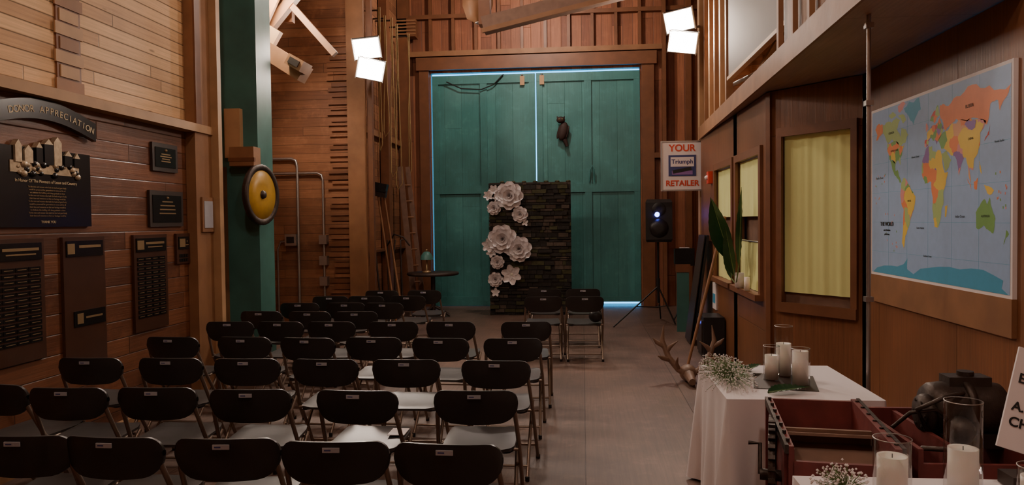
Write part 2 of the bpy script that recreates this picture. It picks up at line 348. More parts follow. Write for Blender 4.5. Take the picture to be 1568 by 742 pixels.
# ---------------------------------------------------------------- folding chairs
def chair_mesh():
    b=MB()
    zt,zb_,w=.78,.605,.232
    def top(x):
        r=.06; d=abs(x)-(w-r); return zt-(r-math.sqrt(max(0,r*r-d*d)) if d>0 else 0)+.006*(1-(x/w)**2)
    def bot(x):
        r=.10; d=abs(x)-(w-r); return zb_+((r-math.sqrt(max(0,r*r-d*d)))*.9 if d>0 else 0)-.012*(1-(x/w)**2)
    n=20; nv=4
    xs=[-w*math.cos(pi*i/n) for i in range(n+1)]
    def yb(x,z): return -.235+.05*(x/w)**2+(.78-z)*.16
    for off,rev in ((-.013,0),(.013,1)):
        vs=[];fs=[]
        for j in range(nv+1):
            for x in xs:
                z=bot(x)+(top(x)-bot(x))*j/nv; e=.006 if j in(0,nv) else 0
                vs.append((x,yb(x,z)+off+(e if off<0 else -e),z))
        for j in range(nv):
            for i in range(n):
                q=(j*(n+1)+i,j*(n+1)+i+1,(j+1)*(n+1)+i+1,(j+1)*(n+1)+i); fs.append(q if not rev else q[::-1])
        b.add(vs,fs,'chairp',True)
    for f in (top,bot):
        vs=[];fs=[]
        for x in xs: z=f(x); vs+= [(x,yb(x,z)-.007,z),(x,yb(x,z)+.007,z)]
        for i in range(n): fs.append((2*i,2*i+2,2*i+3,2*i+1))
        b.add(vs,fs,'chairp',True)
    b.bx(-.036,.036,-.252,-.246,.745,.765,'label'); b.bx(-.028,.0,-.2525,-.252,.752,.758,'signblue')
    for z0,sgn in ((.445,1),(.418,-1)):
        def fn(u,v):
            a=(u-.5)*2; c=(v-.5)*2
            r=1/max(1,(abs(a)**6+abs(c)**6)**(1/6)); a*=r;c*=r
            dip=-.010*(1-a*a)*(1-c*c) if sgn>0 else 0
            ed=.006*(max(abs(a),abs(c))>.98)
            return (a*.205,.045+c*.205,z0+dip+.02*v-sgn*ed)
        b.grid(fn,10,10,'seatp')
    vs=[];fs=[];K=32
    for i in range(K):
        t=2*pi*i/K; a=math.cos(t);c=math.sin(t);q=(abs(a)**6+abs(c)**6)**(1/6);a/=q;c/=q
        for z0 in (.439,.424): vs.append((a*.205,.045+c*.205,z0+.02*((c+1)/2)))
    for i in range(K): j=(i+1)%K; fs.append((2*i,2*j,2*j+1,2*i+1))
    b.add(vs,fs,'seatp',True)
    for s in (-1,1):
        b.tube([(s*.195,-.19,.75),(s*.215,-.165,.64),(s*.228,-.07,.45),(s*.230,.08,.24),(s*.232,.235,.012)],.0125,'frame')
        b.tube([(s*.205,.19,.43),(s*.205,.10,.36),(s*.207,-.08,.19),(s*.21,-.25,.012)],.0115,'frame')
        b.cyl((s*.232,.235,0),(s*.232,.235,.03),.016,'black',8); b.cyl((s*.21,-.25,0),(s*.21,-.25,.03),.015,'black',8)
        b.tube([(s*.228,-.07,.45),(s*.22,-.01,.43),(s*.205,.05,.43)],.007,'frame',6)
    b.cyl((-.231,.16,.12),(.231,.16,.12),.009,'frame',8); b.cyl((-.209,-.19,.08),(.209,-.19,.08),.009,'frame',8)
    b.cyl((-.205,.15,.415),(.205,.15,.415),.009,'frame',8)
    b.cyl((-.225,-.09,.425),(.225,-.09,.425),.009,'frame',8)
    return b.obj('folding_chair')
rows=[(3.06,[-2.5,-2.06,-1.56,-1.07,-.567]),(4.0,[-2.96,-2.44,-1.88,-1.25,-.6]),(4.9,[-3.46,-2.87,-2.32,-1.76,-1.2,-.58]),
(5.85,[-3.38,-2.77,-2.22,-1.69,-1.13,-.566]),(6.79,[-3.36,-2.85,-2.36,-1.78,-1.22,-.54]),(7.6,[-3.4,-2.86,-2.38]),(8.4,[-3.3,-2.75,-2.28]),(9.2,[-3.2,-2.73,-2.19]),(9.95,[-2.73,-2.15]),
(9.06,[-.505,-.0]),(10.1,[-.52,-.01])]
ch=chair_mesh(); first=True
for Y,xs in rows:
    for x in xs:
        if first: o=ch; first=False
        else: o=bpy.data.objects.new('folding_chair',ch.data); C.objects.link(o)
        o.location=(x,Y+.22+random.uniform(-.02,.02),0); o.rotation_euler=(0,0,rad(random.uniform(-4,4)))
o=bpy.data.objects.new('folding_chair',ch.data); C.objects.link(o); o.location=(-3.42,4.3,0); o.rotation_euler=(0,0,rad(-14))
b=MB(); b.box((-1.1,4.33,.463),(.1,.14,.004),'white'); b.obj('paper_programme')
b=MB(); b.ball((.14,9.2,.53),.085,'black',sc=(1,.6,.9)); b.tube([(.08,9.2,.58),(.10,9.2,.66),(.16,9.2,.665),(.20,9.2,.58)],.008,'black'); b.obj('camera_bag')

# ---------------------------------------------------------------- left wall: donor display
WX=-3.899
e=MB(); e.bx(WX,WX+.03,4.55,5.6,1.70,2.26,'plaque')
rr=random.Random(3)
y=4.80
e.bx(WX+.03,WX+.036,4.76,5.46,2.08,2.16,'gold')
while y<5.42:
    w=rr.uniform(.05,.10); h=rr.uniform(.04,.17)*(1-abs(y-5.05)/.6)+.04; z=2.16+h
    e.bx(WX+.005,WX+.045,y,y+w,2.15,z,'gold' if rr.random()<.6 else 'plaque')
    e.add([(WX+.045,y,z),(WX+.045,y+w,z),(WX+.045,y+w/2,z+.04),(WX+.005,y,z),(WX+.005,y+w,z),(WX+.005,y+w/2,z+.04)],[(0,1,2),(3,5,4),(0,2,5,3),(1,4,5,2)],'gold')
    y+=w+rr.uniform(.0,.04)
for i in range(26): e.ball((WX+.035,rr.uniform(4.78,5.45),rr.uniform(2.07,2.15)),rr.uniform(.015,.035),'gold' if i%2 else 'plaque',n=7,m=5,sc=(.5,1,.8))
BY0,BY1=4.52,5.64
vs=[];fs=[]; n=24
for i in range(n+1):
    t=i/n; y=BY0+t*(BY1-BY0); zc=2.44+.10*math.sin(pi*t)
    vs+=[(WX+.06,y,zc-.07),(WX+.06,y,zc+.07),(WX+.02,y,zc-.07),(WX+.02,y,zc+.07)]
for i in range(n):
    a=4*i; fs+=[(a,a+4,a+5,a+1),(a+1,a+5,a+7,a+3),(a,a+2,a+6,a+4)]
fs+=[(0,1,3,2),(4*n,4*n+2,4*n+3,4*n+1)]
e.add(vs,fs,'plaque')
donor=e.obj('donor_appreciation_plaque')
T="DONOR APPRECIATION"
for i,chx in enumerate(T):
    t=.205+.75*i/(len(T)-1); y=BY0+t*(BY1-BY0); z=2.435+.10*math.sin(pi*t)
    sl=math.atan(.10*pi*math.cos(pi*t)/(BY1-BY0))
    R=Matrix(((0,0,1),(1,0,0),(0,1,0)))@Matrix.Rotation(sl,3,'Z')
    if chx!=' ': text(chx,(WX+.062,y,z),.068,'goldtx',R=R,parent=donor,name='letter')
text("In Honor Of The Pioneers of Lease and Country",(WX+.032,5.12,2.025),.032,'goldtx','left',donor)
for i in range(11):
    text(random.choice(["To the men and women who built the land and gave freely","their time and resources so that our heritage would be","would be preserved for generations to come and for all","we dedicate this building with deep gratitude to them"]) ,(WX+.032,5.12,1.985-i*.0205),.0165,'brass','left',donor)
text("THANK YOU",(WX+.032,5.12,1.735),.026,'goldtx','left',donor)
def plaque(y0,y1,z0,z1,kind):
    b=MB(); b.bx(WX,WX+.025,y0,y1,z0,z1,'board' if kind!='fr' else 'dark')
    if kind=='fr':
        b.bx(WX+.025,WX+.03,y0+.04,y1-.04,z0+.04,z1-.04,'plaque')
        for i in range(4):
            w=(y1-y0)*random.uniform(.15,.25); c=(y0+y1)/2; zz=z1-.10-i*(z1-z0-.15)/5; b.bx(WX+.03,WX+.032,c-w,c+w,zz-.005,zz+.005,'brass')
        b.ball((WX+.032,(y0+y1)/2,z1-.065),.014,'brass',n=8,m=5)
    if kind=='grid':
        b.bx(WX+.025,WX+.032,y0+.03,y1-.03,z1-.15,z1-.03,'plaque'); b.bx(WX+.032,WX+.035,y0+.04,y0+.14,z1-.13,z1-.05,'brass')
        b.bx(WX+.032,WX+.034,y0+.17,y1-.06,z1-.085,z1-.065,'brass')
        b.bx(WX+.032,WX+.034,y0+.2,y1-.09,z1-.115,z1-.105,'brass')
        for r in range(13):
            for c in range(4):
                w=(y1-y0-.08)/4; yy=y0+.04+c*w; zz=z1-.20-r*.042
                if zz<z0+.03: break
                b.bx(WX+.025,WX+.03,yy+.004,yy+w-.004,zz-.03,zz,'plaque'); b.bx(WX+.03,WX+.031,yy+.02,yy+w-.02,zz-.017,zz-.013,'brass')
    if kind=='sparse':
        b.bx(WX+.025,WX+.032,y0+.03,y1-.03,z1-.15,z1-.03,'plaque'); b.bx(WX+.032,WX+.034,y0+.04,y0+.12,z1-.13,z1-.05,'brass'); b.bx(WX+.032,WX+.034,y0+.17,y1-.06,z1-.085,z1-.065,'brass')
        b.bx(WX+.025,WX+.032,y0+.1,y1-.02,z0+.31,z0+.43,'plaque'); b.bx(WX+.032,WX+.034,y0+.13,y0+.2,z0+.33,z0+.41,'brass'); b.bx(WX+.032,WX+.034,y0+.23,y1-.06,z0+.365,z0+.38,'brass')
    return b.obj('memorial_plaque')
plaque(6.48,6.9,2.2,2.46,'fr'); plaque(6.42,6.98,1.69,2.02,'fr')
plaque(4.5,5.07,.76,1.62,'grid'); plaque(5.27,5.76,.62,1.62,'sparse'); plaque(6.16,6.68,.77,1.62,'grid'); plaque(6.85,7.09,1.33,1.62,'grid')
b=MB(); b.bx(-3.799,-3.78,7.18,7.41,1.63,1.98,'beam'); b.bx(-3.78,-3.775,7.21,7.38,1.67,1.94,'label'); b.obj('framed_notice')

# ---------------------------------------------------------------- teal column & gong
b=MB(); b.bx(-4.08,-3.65,8.2,8.6,0,H,'tealcol'); b.bx(-4.0,-3.82,8.12,8.2,2.45,3.0,'beamlt'); b.bx(-4.1,-4.02,8.1,8.2,0,2.35,'beam'); b.obj('teal_column')
b=MB(); b.bx(-3.9,-3.62,8.02,8.2,2.35,2.56,'beam'); b.bx(-3.91,-3.61,8.01,8.05,2.40,2.44,'trimw'); b.obj('wooden_box')
b=MB(); Rg=Matrix.Rotation(rad(90),3,'Y')@Matrix.Rotation(rad(8),3,'X')
b.lathe([(0,.035),(.12,.035),(.29,.03),(.29,.0),(0,.0)],(-3.60,8.12,2.03),'yellow',36,Rg)
b.lathe([(.27,-.01),(.335,-.01),(.34,.03),(.33,.045),(.275,.035),(.27,.02)],(-3.60,8.12,2.03),'iron',36,Rg)
b.lathe([(0,.06),(.04,.06),(.05,.03)],(-3.60,8.12,2.03),'iron',16,Rg)
b.bx(-3.65,-3.60,8.05,8.25,1.98,2.08,'iron'); b.obj('yellow_wall_gong')
b=MB(); y=11.44
b.tube([(-4.97,y,2.72),(-4.55,y,2.72),(-4.48,y,2.69),(-4.46,y,2.6),(-4.46,y,.2)],.022,'metal')
b.tube([(-4.97,y,2.49),(-4.14,y,2.49),(-4.07,y,2.46),(-4.05,y,2.38),(-4.05,y,.2)],.018,'metal')
b.tube([(-4.46,y,1.45),(-4.75,y,1.42),(-4.8,y,1.3),(-4.8,y,.2)],.015,'metal')
b.bx(-4.66,-4.48,11.38,11.499,1.36,1.54,'metal'); b.bx(-4.63,-4.51,11.37,11.38,1.4,1.5,'black')
for z in (1.45,1.12,.8): b.bx(-4.11,-3.99,11.38,11.499,z-.07,z+.07,'metal')
b.obj('conduit_run')
b=MB(); rr=random.Random(5)
z=.3
while z<4.6:
    h=rr.uniform(.04,.09); b.bx(-3.93+rr.uniform(-.05,.05),-3.64,11.47-rr.uniform(0,.02),11.499,z,z+h,rr.choice(['trimw','jog','jog'])); z+=h+rr.uniform(.01,.04)
b.obj('batten_stack')
b=MB()
b.beam((-4.55,9.4,3.15),(-3.9,9.4,4.2),.16,.1,'beamlt',up=(0,1,0)); b.beam((-4.1,9.45,3.98),(-3.55,9.45,3.62),.22,.26,'beam',up=(0,1,0))
b.box((-3.58,9.3,3.72),(.22,.3,.14),'beam',Matrix.Rotation(rad(30),3,'Y')); b.box((-3.58,9.14,3.72),(.14,.02,.08),'dark',Matrix.Rotation(rad(30),3,'Y'))
b.beam((-4.3,9.35,3.75),(-3.8,9.35,4.75),.1,.05,'beam',up=(0,1,0))
b.beam((-5.2,9.6,3.0),(-3.7,9.6,4.7),.12,.12,'beam',up=(0,1,0)); b.beam((-5.2,9.6,6.2),(-3.2,9.6,3.9),.08,.08,'beam',up=(0,1,0))
b.bx(-3.95,-3.85,9.8,9.9,4.4,H,'trimw')
b.obj('roof_bracing')
b=MB(); b.beam((-1.3,10,4.30),(1.4,10,4.88),.22,.20,'bare'); b.beam((-1.3,9.85,4.20),(1.4,9.85,4.78),.04,.06,'beam'); b.bx(1.38,1.5,9.9,10.1,4.8,H,'trimw'); b.bx(-1.35,-1.2,9.9,10.1,4.3,H,'trimw'); b.obj('roof_beam')
b=MB(); b.lathe([(.03,4.55),(.16,4.62),(.22,4.8),(.22,H)],(-1.48,10.8,0),'beam',4); b.ball((-1.42,10.7,4.53),.07,'metal',sc=(1.3,1,.3)); b.obj('hanging_newel_post')

# ---------------------------------------------------------------- tools on left far wall
b=MB()
for i,(x0,y0,x1,z1) in enumerate(((-3.05,12.0,-3.42,2.25),(-2.95,12.1,-3.36,2.35))):
    b.tube([(x0,y0,.02),(x1,y0+.3,z1)],.017,'beam')
b.box((-3.40,12.3,2.30),(.30,.14,.14),'black',Matrix.Rotation(rad(12),3,'Y')); b.box((-3.40,12.3,2.2),(.27,.1,.12),'iron',Matrix.Rotation(rad(12),3,'Y'))
b.obj('push_broom')
b=MB(); b.beam((-3.1,13.6,0),(-3.42,13.9,2.75),.1,.03,'bare',up=(0,1,0)); b.beam((-2.95,13.7,0),(-3.3,14.0,2.75),.08,.03,'bare',up=(0,1,0))
for i in range(8): z=.3+i*.3; b.cyl((-3.13-.035*i,13.64+.03*i,z),(-2.99-.035*i,13.74+.03*i,z),.012,'beam',8)
b.obj('narrow_ladder')
b=MB(); b.tube([(-3.3,12.1,.02),(-3.53,12.4,1.55)],.016,'dark'); b.lathe([(.01,0),(.10,.02),(.12,.1),(.1,.3),(.05,.36)],(-3.3,12.1,.0),'iron',12); b.obj('shovel')
rr=random.Random(2)
for x,yy,z0 in ((-3.42,12.9,3.2),(-3.36,13.5,2.3),(-3.3,14.2,2.6),(-3.38,12.4,2.9),(-3.34,13.05,2.5)):
    b=MB(); dx=rr.uniform(.03,.08)
    b.tube([(x,yy,5.3),(x+.02,yy,4.4),(x-dx*.2,yy,3.9),(x-dx*.4,yy,z0+.1),(x,yy,z0),(x+dx,yy,z0+.12),(x+dx*.5,yy,4.1),(x+.03,yy,5.3)],.009,'rope'); b.cyl((x,yy,5.25),(-3.61,yy,5.25),.015,'iron',8); b.obj('hanging_rope')
b=MB(); b.lathe([(0,.80),(.46,.80),(.47,.77),(.45,.75),(0,.75)],(-2.70,13.3,0),'dark',28); b.cyl((-2.70,13.3,.05),(-2.70,13.3,.75),.04,'dark')
for i in range(3):
    a=2*pi*i/3; b.tube([(-2.7,13.3,.2),(-2.7+.15*math.cos(a),13.3+.15*math.sin(a),.12),(-2.7+.3*math.cos(a),13.3+.3*math.sin(a),.02)],.025,'dark')
b.obj('pedestal_table')
b=MB(); b.lathe([(0,0),(.08,0),(.08,.02),(.02,.04),(.015,.2),(.02,.24)],(-2.80,13.25,.80),'brass'); b.lathe([(.12,.2),(.10,.28),(.05,.34),(0,.35)],(-2.80,13.25,.83),'tealcol'); b.ball((-2.80,13.25,1.20),.02,'brass',n=8,m=5); b.obj('desk_lamp')
b=MB()
for i in range(3): b.tube([(-3.35+.12*i,12.7,.0),(-3.4+.12*i,12.8,1.0+.2*i),(-3.42+.14*i,12.9,1.4)],.012,'iron')
b.tube([(-3.4,12.8,1.3),(-3.25,12.7,1.5),(-3.1,12.75,1.45),(-3.0,12.8,1.3)],.015,'iron'); b.obj('garden_fork')

# ---------------------------------------------------------------- twin-head halogen work lights
def flood(x,y,z,aim,arm,k='bulb',n=2,w=.36,h=.27):
    b=MB(); d=Vector(aim).normalized(); right=d.cross(Vector((0,0,1))).normalized(); up=right.cross(d)
    for i in range(n):
        zo=(i-(n-1)/2)*.31; c=Vector((x,y,z+zo))+right*(.03 if i else -.02)
        rt=Matrix((right,-d,up)).transposed()@Matrix.Rotation(rad(8 if i else -10),3,'Y')
        b.box(c,(w,.03,h),k,rt)
        b.box(c+d*-.06,(w+.05,.07,h+.05),'black',rt)
        for s in (-1,1):
            b.box(c+rt@Vector((s*(w/2+.02),-.0,0)),(.012,.10,h+.05),'dish',rt); b.box(c+rt@Vector((0,0,s*(h/2+.01))),(w+.05,.10,.010),'dish',rt)
        for j in range(5): b.box(c+d*-.12+rt@Vector(((j-2)*.06,0,0)),(.008,.06,h),'black',rt)
        b.tube([c-d*.1,Vector((x,y,z))-d*.2],.012,'black')
    b.tube([Vector((x,y,z))-d*.2,Vector(arm)],.02,'metal'); return b.obj('work_light')
flood(-3.15,11,4.14,(.28,-1,-.30),(-3.45,11.37,4.35))
flood(1.42,10.95,4.37,(-.25,-1,-.30),(1.74,11.43,4.55))
b=MB(); b.ball((-3.70,8.95,4.64),.12,'bulb_s',n=20,m=12); b.cyl((-3.70,8.95,4.75),(-3.70,8.95,4.9),.04,'black',12); b.lathe([(.04,.10),(.10,.12),(.20,.06),(.205,.06),(.10,.13),(.04,.115)],(-3.70,8.95,4.64),'dish'); b.tube([(-3.70,8.95,4.88),(-3.70,8.95,H)],.012,'black'); b.obj('caged_bulb_lamp')
def added_pendant(x,y,z,k='fill_bulb'):  # lamp added out of view to brighten the room
    b=MB(); b.ball((x,y,z),.13,k,n=18,m=10); b.lathe([(.05,.2),(.1,.19),(.24,.06),(.25,.06),(.11,.21),(.05,.22)],(x,y,z),'dish'); b.tube([(x,y,z+.2),(x,y,H)],.012,'black'); b.obj('added_fill_lamp')
added_pendant(-1.6,2.6,5.4); added_pendant(.9,1.2,5.2); added_pendant(-1.0,7.6,5.9); added_pendant(-.9,12.7,5.95,'fill_bulb_far')  # all unseen fill; the last is added to light doors and back wall

# ---------------------------------------------------------------- right side: office bay
A=(1.72,7.25); Bp=(2.3,6.47)
d=Vector((Bp[0]-A[0],Bp[1]-A[1],0)); DL=d.length; dn=d.normalized()
Rd=Matrix.Rotation(math.atan2(dn.y,dn.x),3,'Z'); nrm=Vector((dn.y,-dn.x,0))
if nrm.x>0: nrm=-nrm
def diag(b,t0,t1,z0,z1,k,o0=-.08,o1=0):
    c=Vector((A[0],A[1],0))+d*((t0+t1)/2)+nrm*((o0+o1)/2); c.z=(z0+z1)/2
    b.box(c,(DL*(t1-t0),abs(o1-o0),z1-z0),k,Rd)
b=MB()
diag(b,0,.17,0,2.87,'ply'); diag(b,.93,1.0,0,2.87,'ply'); diag(b,.17,.93,0,.90,'ply'); diag(b,.17,.93,2.47,2.87,'ply'); b.obj('wall_bay_diagonal')
b=MB()
diag(b,.13,.19,.93,2.44,'trimw',0,.03); diag(b,.91,.97,.93,2.44,'trimw',0,.03); diag(b,.13,.97,2.44,2.52,'trimw',0,.031); diag(b,.13,.97,.84,.93,'trimw',0,.04)
diag(b,.01,.06,0,2.86,'trimw',0,.03)
b.obj('window_1')
def curtain(name,p,q,z0,z1,n,amp):
    b=MB(); p=Vector(p);q=Vector(q);dd=(q-p);nn=Vector((dd.y,-dd.x,0)).normalized()
    def fn(u,v):
        o=p+dd*u+nn*(amp*math.sin(u*n*2*pi)+amp*.5*math.sin(u*n*4.4*pi+1)); return (o.x,o.y,z0+(z1-z0)*v)
    b.grid(fn,n*10,4,'curtain')
    b.cyl(p+Vector((0,0,z1-.01)),q+Vector((0,0,z1-.01)),.008,'metal',8)
    return b.obj(name)
off=-nrm*.03
P0=Vector((A[0],A[1],0))+d*.18+off; P1=Vector((A[0],A[1],0))+d*.92+off
curtain('yellow_curtain',P0,P1,1.02,2.46,4,.0035)
b=MB(); diag(b,.17,.93,.90,1.04,'bare',-.07,-.06); b.obj('window_sill_board')
b=MB()
fx0,fx1=1.72,1.80
b.bx(fx0,fx1,7.25,7.45,0,2.87,'ply'); b.bx(fx0,fx1,8.63,8.82,0,2.87,'ply'); b.bx(fx0,fx1,9.98,11.1,0,2.87,'ply')
b.bx(fx0,fx1,7.45,9.98,0,.95,'ply'); b.bx(fx0,fx1,7.45,9.98,2.34,2.87,'ply'); b.obj('wall_bay_side')
for i,(y0,y1) in enumerate(((7.45,8.63),(8.82,9.98))):
    b=MB(); b.bx(1.69,1.72,y0-.04,y0+.04,.96,2.32,'trimw'); b.bx(1.69,1.72,y1-.04,y1+.04,.96,2.32,'trimw'); b.bx(1.69,1.74,y0-.04,y1+.04,2.32,2.4,'trimw'); b.bx(1.64,1.74,y0-.04,y1+.04,.90,.96,'trimw')
    b.obj('window_%d'%(i+2))
    curtain('yellow_curtain',(1.75,y1-.01,0),(1.75,y0+.01,0),1.72,2.33,4,.004); curtain('yellow_curtain',(1.75,y1-.01,0),(1.75,y0+.01,0),.96,1.47,4,.004)
b=MB(); b.bx(1.83,1.88,7.5,10.6,0,2.85,'bare'); b.obj('wall_bay_partition')
b=MB()
b.add([(1.51,4.15,2.88),(2.35,4.15,2.88),(2.35,6.4,2.88),(3.28,6.5,2.88),(3.28,11.28,2.88),(1.72,11.28,2.88),(1.51,4.15,3.02),(2.35,4.15,3.02),(2.35,6.4,3.02),(3.28,6.5,3.02),(3.28,11.28,3.02),(1.72,11.28,3.02)],
 [(0,5,4,3,2,1),(6,7,8,9,10,11),(0,1,7,6),(1,2,8,7),(2,3,9,8),(3,4,10,9),(4,5,11,10),(5,0,6,11)],'plyx')
b.add([(1.49,4.13,2.86),(1.51,4.13,2.86),(1.72,11.3,2.86),(1.70,11.3,2.86),(1.49,4.13,3.04),(1.51,4.13,3.04),(1.72,11.3,3.04),(1.70,11.3,3.04)],[(0,3,2,1),(4,5,6,7),(0,1,5,4),(2,3,7,6),(3,0,4,7)],'beam')
b.bx(2.36,3.28,-1.58,6.38,2.88,3.0,'plyx'); b.obj('loft_deck')
b=MB(); b.bx(1.66,1.74,4.2,6.4,3.03,H,'loftpl'); b.bx(1.64,1.66,4.2,6.4,3.9,4.0,'beam')
for i in range(6): b.bx(1.60,1.64,4.25+i*.42,4.31+i*.42,3.05,H,'beam')
b.obj('wall_loft_face')
b=MB(); b.bx(1.74,1.78,6.6,9.2,3.38,H,'grey'); b.bx(1.72,1.80,6.5,6.58,3.03,H,'beam'); b.bx(1.72,1.78,6.6,9.2,3.34,3.38,'beamlt'); b.obj('loft_cabinet_panel')
b=MB()
for i in range(5): b.bx(1.74,1.82,9.35+i*.40,9.43+i*.40,3.03,H,'beamlt' if i%2 else 'beam')
b.tube([(1.95,6.6,3.3),(1.95,8.6,3.32),(1.92,11.0,3.5)],.025,'metal'); b.tube([(1.9,9.9,3.03),(1.9,9.9,3.9),(1.9,9.7,4.0),(1.9,8.5,4.0)],.02,'metal'); b.tube([(1.9,10.6,3.03),(1.9,10.6,4.4)],.025,'metal')
b.beam((1.9,9.2,3.1),(1.9,7.4,3.45),.06,.04,'beamlt')
b.obj('loft_railing_posts')
b=MB(); b.cyl((1.672,4.6,0),(1.672,4.6,2.878),.0125,'metal',12)
for z in (2.35,2.80,1.2): b.bx(1.65,1.694,4.578,4.622,z,z+.03,'metal')
b.obj('steel_support_pipe')
# map
W0,W1,z0,z1=4.23,6.20,1.25,2.53
b=MB(); b.bx(2.275,2.299,W0,W1,z0,z1,'white')
def mp(lon,lat,l=0):
    u=(lon+180)/360; return (2.2735-l*.0008,W1-.02-u*(W1-W0-.04),z0+.02+(z1-z0-.04)*(lat+82)/166)
cols={'sea':(.34,.50,.76),'or':(.85,.27,.10),'gr':(.20,.42,.12),'ye':(.85,.62,.10),'pk':(.75,.32,.32),'bl':(.08,.38,.60),'pu':(.30,.16,.45),'rd':(.65,.08,.06),'lg':(.42,.58,.22),'rs':(.80,.42,.22)}
for k,c in cols.items(): M['m_'+k]=simple('map_'+k,c,.45,var=.08,scale=20)
K=cols
M['m_afr']=cells('map_africa',9,[K['or'],K['ye'],K['gr'],K['rd'],K['ye'],K['lg'],K['pu'],K['or']])
M['m_eur']=cells('map_europe',22,[K['gr'],K['ye'],K['pk'],K['or'],K['lg'],K['pu'],K['rd']])
M['m_asia']=cells('map_asia',9,[K['ye'],K['or'],K['pu'],K['gr'],K['ye'],K['rs'],K['pk']])
M['m_sam']=cells('map_south_america',8,[K['ye'],K['or'],K['pu'],K['gr'],K['lg'],K['pk']])
M['m_nam']=cells('map_north_america',16,[K['gr'],K['lg'],K['ye'],K['gr'],K['pk'],K['lg'],K['or']])
sq=[(-180,84),(180,84),(180,-82),(-180,-82)]
def poly(pts,k,l=1): 
    P3=[mp(x,y,l) for x,y in pts]
    b.add(P3,[tuple(range(len(pts)))],'m_'+k)
def blob(pts,k,l=1):
    r=random.Random(len(pts)*7+int(pts[0][0]))
    for it in range(2):
        q=[]
        for i in range(len(pts)):
            p=pts[i];n=pts[(i+1)%len(pts)];dx=n[0]-p[0];dy=n[1]-p[1]; t=r.uniform(-.12,.12)
            q+= [p,((p[0]+n[0])/2-dy*t,(p[1]+n[1])/2+dx*t)]
        pts=q
    poly(pts,k,l)
poly(sq,'sea',0)
blob([(-140,69),(-125,70),(-110,68),(-95,72),(-82,68),(-93,60),(-88,57),(-80,52),(-78,60),(-65,58),(-56,52),(-66,45),(-83,43),(-95,49),(-123,49),(-131,55),(-140,60)],'lg')
blob([(-168,66),(-156,71),(-141,69),(-141,60),(-152,58),(-165,54),(-160,60)],'or')
blob([(-124,49),(-95,49),(-83,43),(-67,45),(-75,37),(-81,31),(-81,25),(-90,30),(-97,27),(-106,31),(-117,32),(-124,41)],'nam')
blob([(-117,32),(-106,31),(-97,27),(-97,20),(-90,21),(-87,17),(-78,8),(-83,8),(-95,15),(-106,21),(-112,29)],'gr')
blob([(-70,78),(-55,83),(-25,83),(-20,72),(-42,60),(-52,66)],'bl')
blob([(-120,76),(-105,78),(-95,74),(-110,72)],'lg'); blob([(-90,82),(-65,82),(-75,77),(-88,77)],'pk'); blob([(-88,73),(-70,72),(-64,66),(-72,64),(-80,70)],'lg')
blob([(-78,8),(-72,12),(-62,10),(-52,5),(-50,0),(-35,-6),(-39,-18),(-48,-26),(-53,-33),(-58,-37),(-65,-43),(-67,-50),(-69,-55),(-75,-50),(-72,-35),(-70,-18),(-76,-14),(-81,-5),(-79,2)],'sam')
blob([(-52,3),(-36,-6),(-40,-18),(-48,-25),(-56,-22),(-60,-13),(-70,-8),(-64,0)],'ye',2)
blob([(-17,21),(-13,28),(-6,35),(3,37),(11,37),(11,33),(20,31),(25,32),(33,31),(37,21),(43,12),(51,12),(46,3),(40,-4),(40,-15),(35,-20),(33,-27),(27,-34),(18,-34),(15,-27),(12,-18),(13,-8),(9,0),(9,5),(4,6),(-8,4.5),(-13,9),(-17,14)],'afr')
blob([(44,-16),(50,-15),(47,-25),(44,-25)],'ye')
blob([(-9,37),(-9,43),(-2,44),(-4,48),(3,51),(9,54),(19,54),(30,60),(40,50),(36,46),(28,41),(23,37),(20,40),(15,45),(18,40),(14,41),(8,44),(3,42),(0,38)],'eur')
blob([(5,59),(12,65),(25,71),(30,62),(22,60),(17,56),(12,58)],'eur'); blob([(-5,50),(-6,57),(-3,58),(1,52)],'pk')
blob([(30,62),(30,70),(45,68),(70,73),(105,78),(140,73),(180,69),(170,60),(160,52),(157,60),(142,59),(135,44),(120,50),(95,50),(80,53),(60,52),(45,47),(40,50)],'or')
blob([(26,40),(45,47),(60,52),(80,53),(98,52),(116,50),(120,50),(134,47),(122,39),(122,30),(110,20),(108,11),(100,13),(103,1),(98,8),(92,22),(88,22),(80,13),(77,8),(73,18),(68,24),(57,26),(48,30),(35,32)],'asia')
blob([(74,39),(87,46),(98,43),(112,44),(120,48),(130,46),(120,38),(120,30),(110,22),(98,26),(80,30)],'ye',2); blob([(89,48),(98,51),(114,49),(112,44),(98,44)],'pu',2.3)
blob([(35,29),(48,30),(59,22),(45,13)],'lg')
blob([(95,5),(105,-6),(103,0)],'or'); blob([(109,2),(118,5),(116,-4),(110,-3)],'or'); blob([(130,-1),(150,-6),(141,-9),(133,-4)],'ye')
blob([(130,32),(140,36),(142,44),(136,36)],'rd'); blob([(120,18),(124,12),(126,7),(121,12)],'ye')
blob([(114,-22),(122,-17),(131,-12),(137,-16),(142,-11),(146,-19),(153,-27),(149,-38),(138,-35),(130,-32),(115,-34)],'gr'); blob([(173,-35),(178,-38),(168,-46)],'gr')
poly([(-175,-82),(-160,-77),(-135,-74),(-110,-73),(-90,-73),(-70,-70),(-58,-64),(-60,-74),(-40,-78),(-20,-72),(5,-70),(30,-68),(55,-67),(80,-68),(105,-66),(130,-66),(150,-69),(168,-72),(165,-78),(178,-82)],'bl')
rr=random.Random(9)
for (x0_,x1_,y0_,y1_) in ((-170,-130,-20,20),(-130,-90,-60,-10),(150,178,-20,10)):
    for i in range(14):
        x=rr.uniform(x0_,x1_); y=rr.uniform(y0_,y1_); q=.9; poly([(x-q,y-q),(x+q,y-q),(x+q,y+q),(x-q,y+q)],rr.choice(['or','gr','pk']),1)
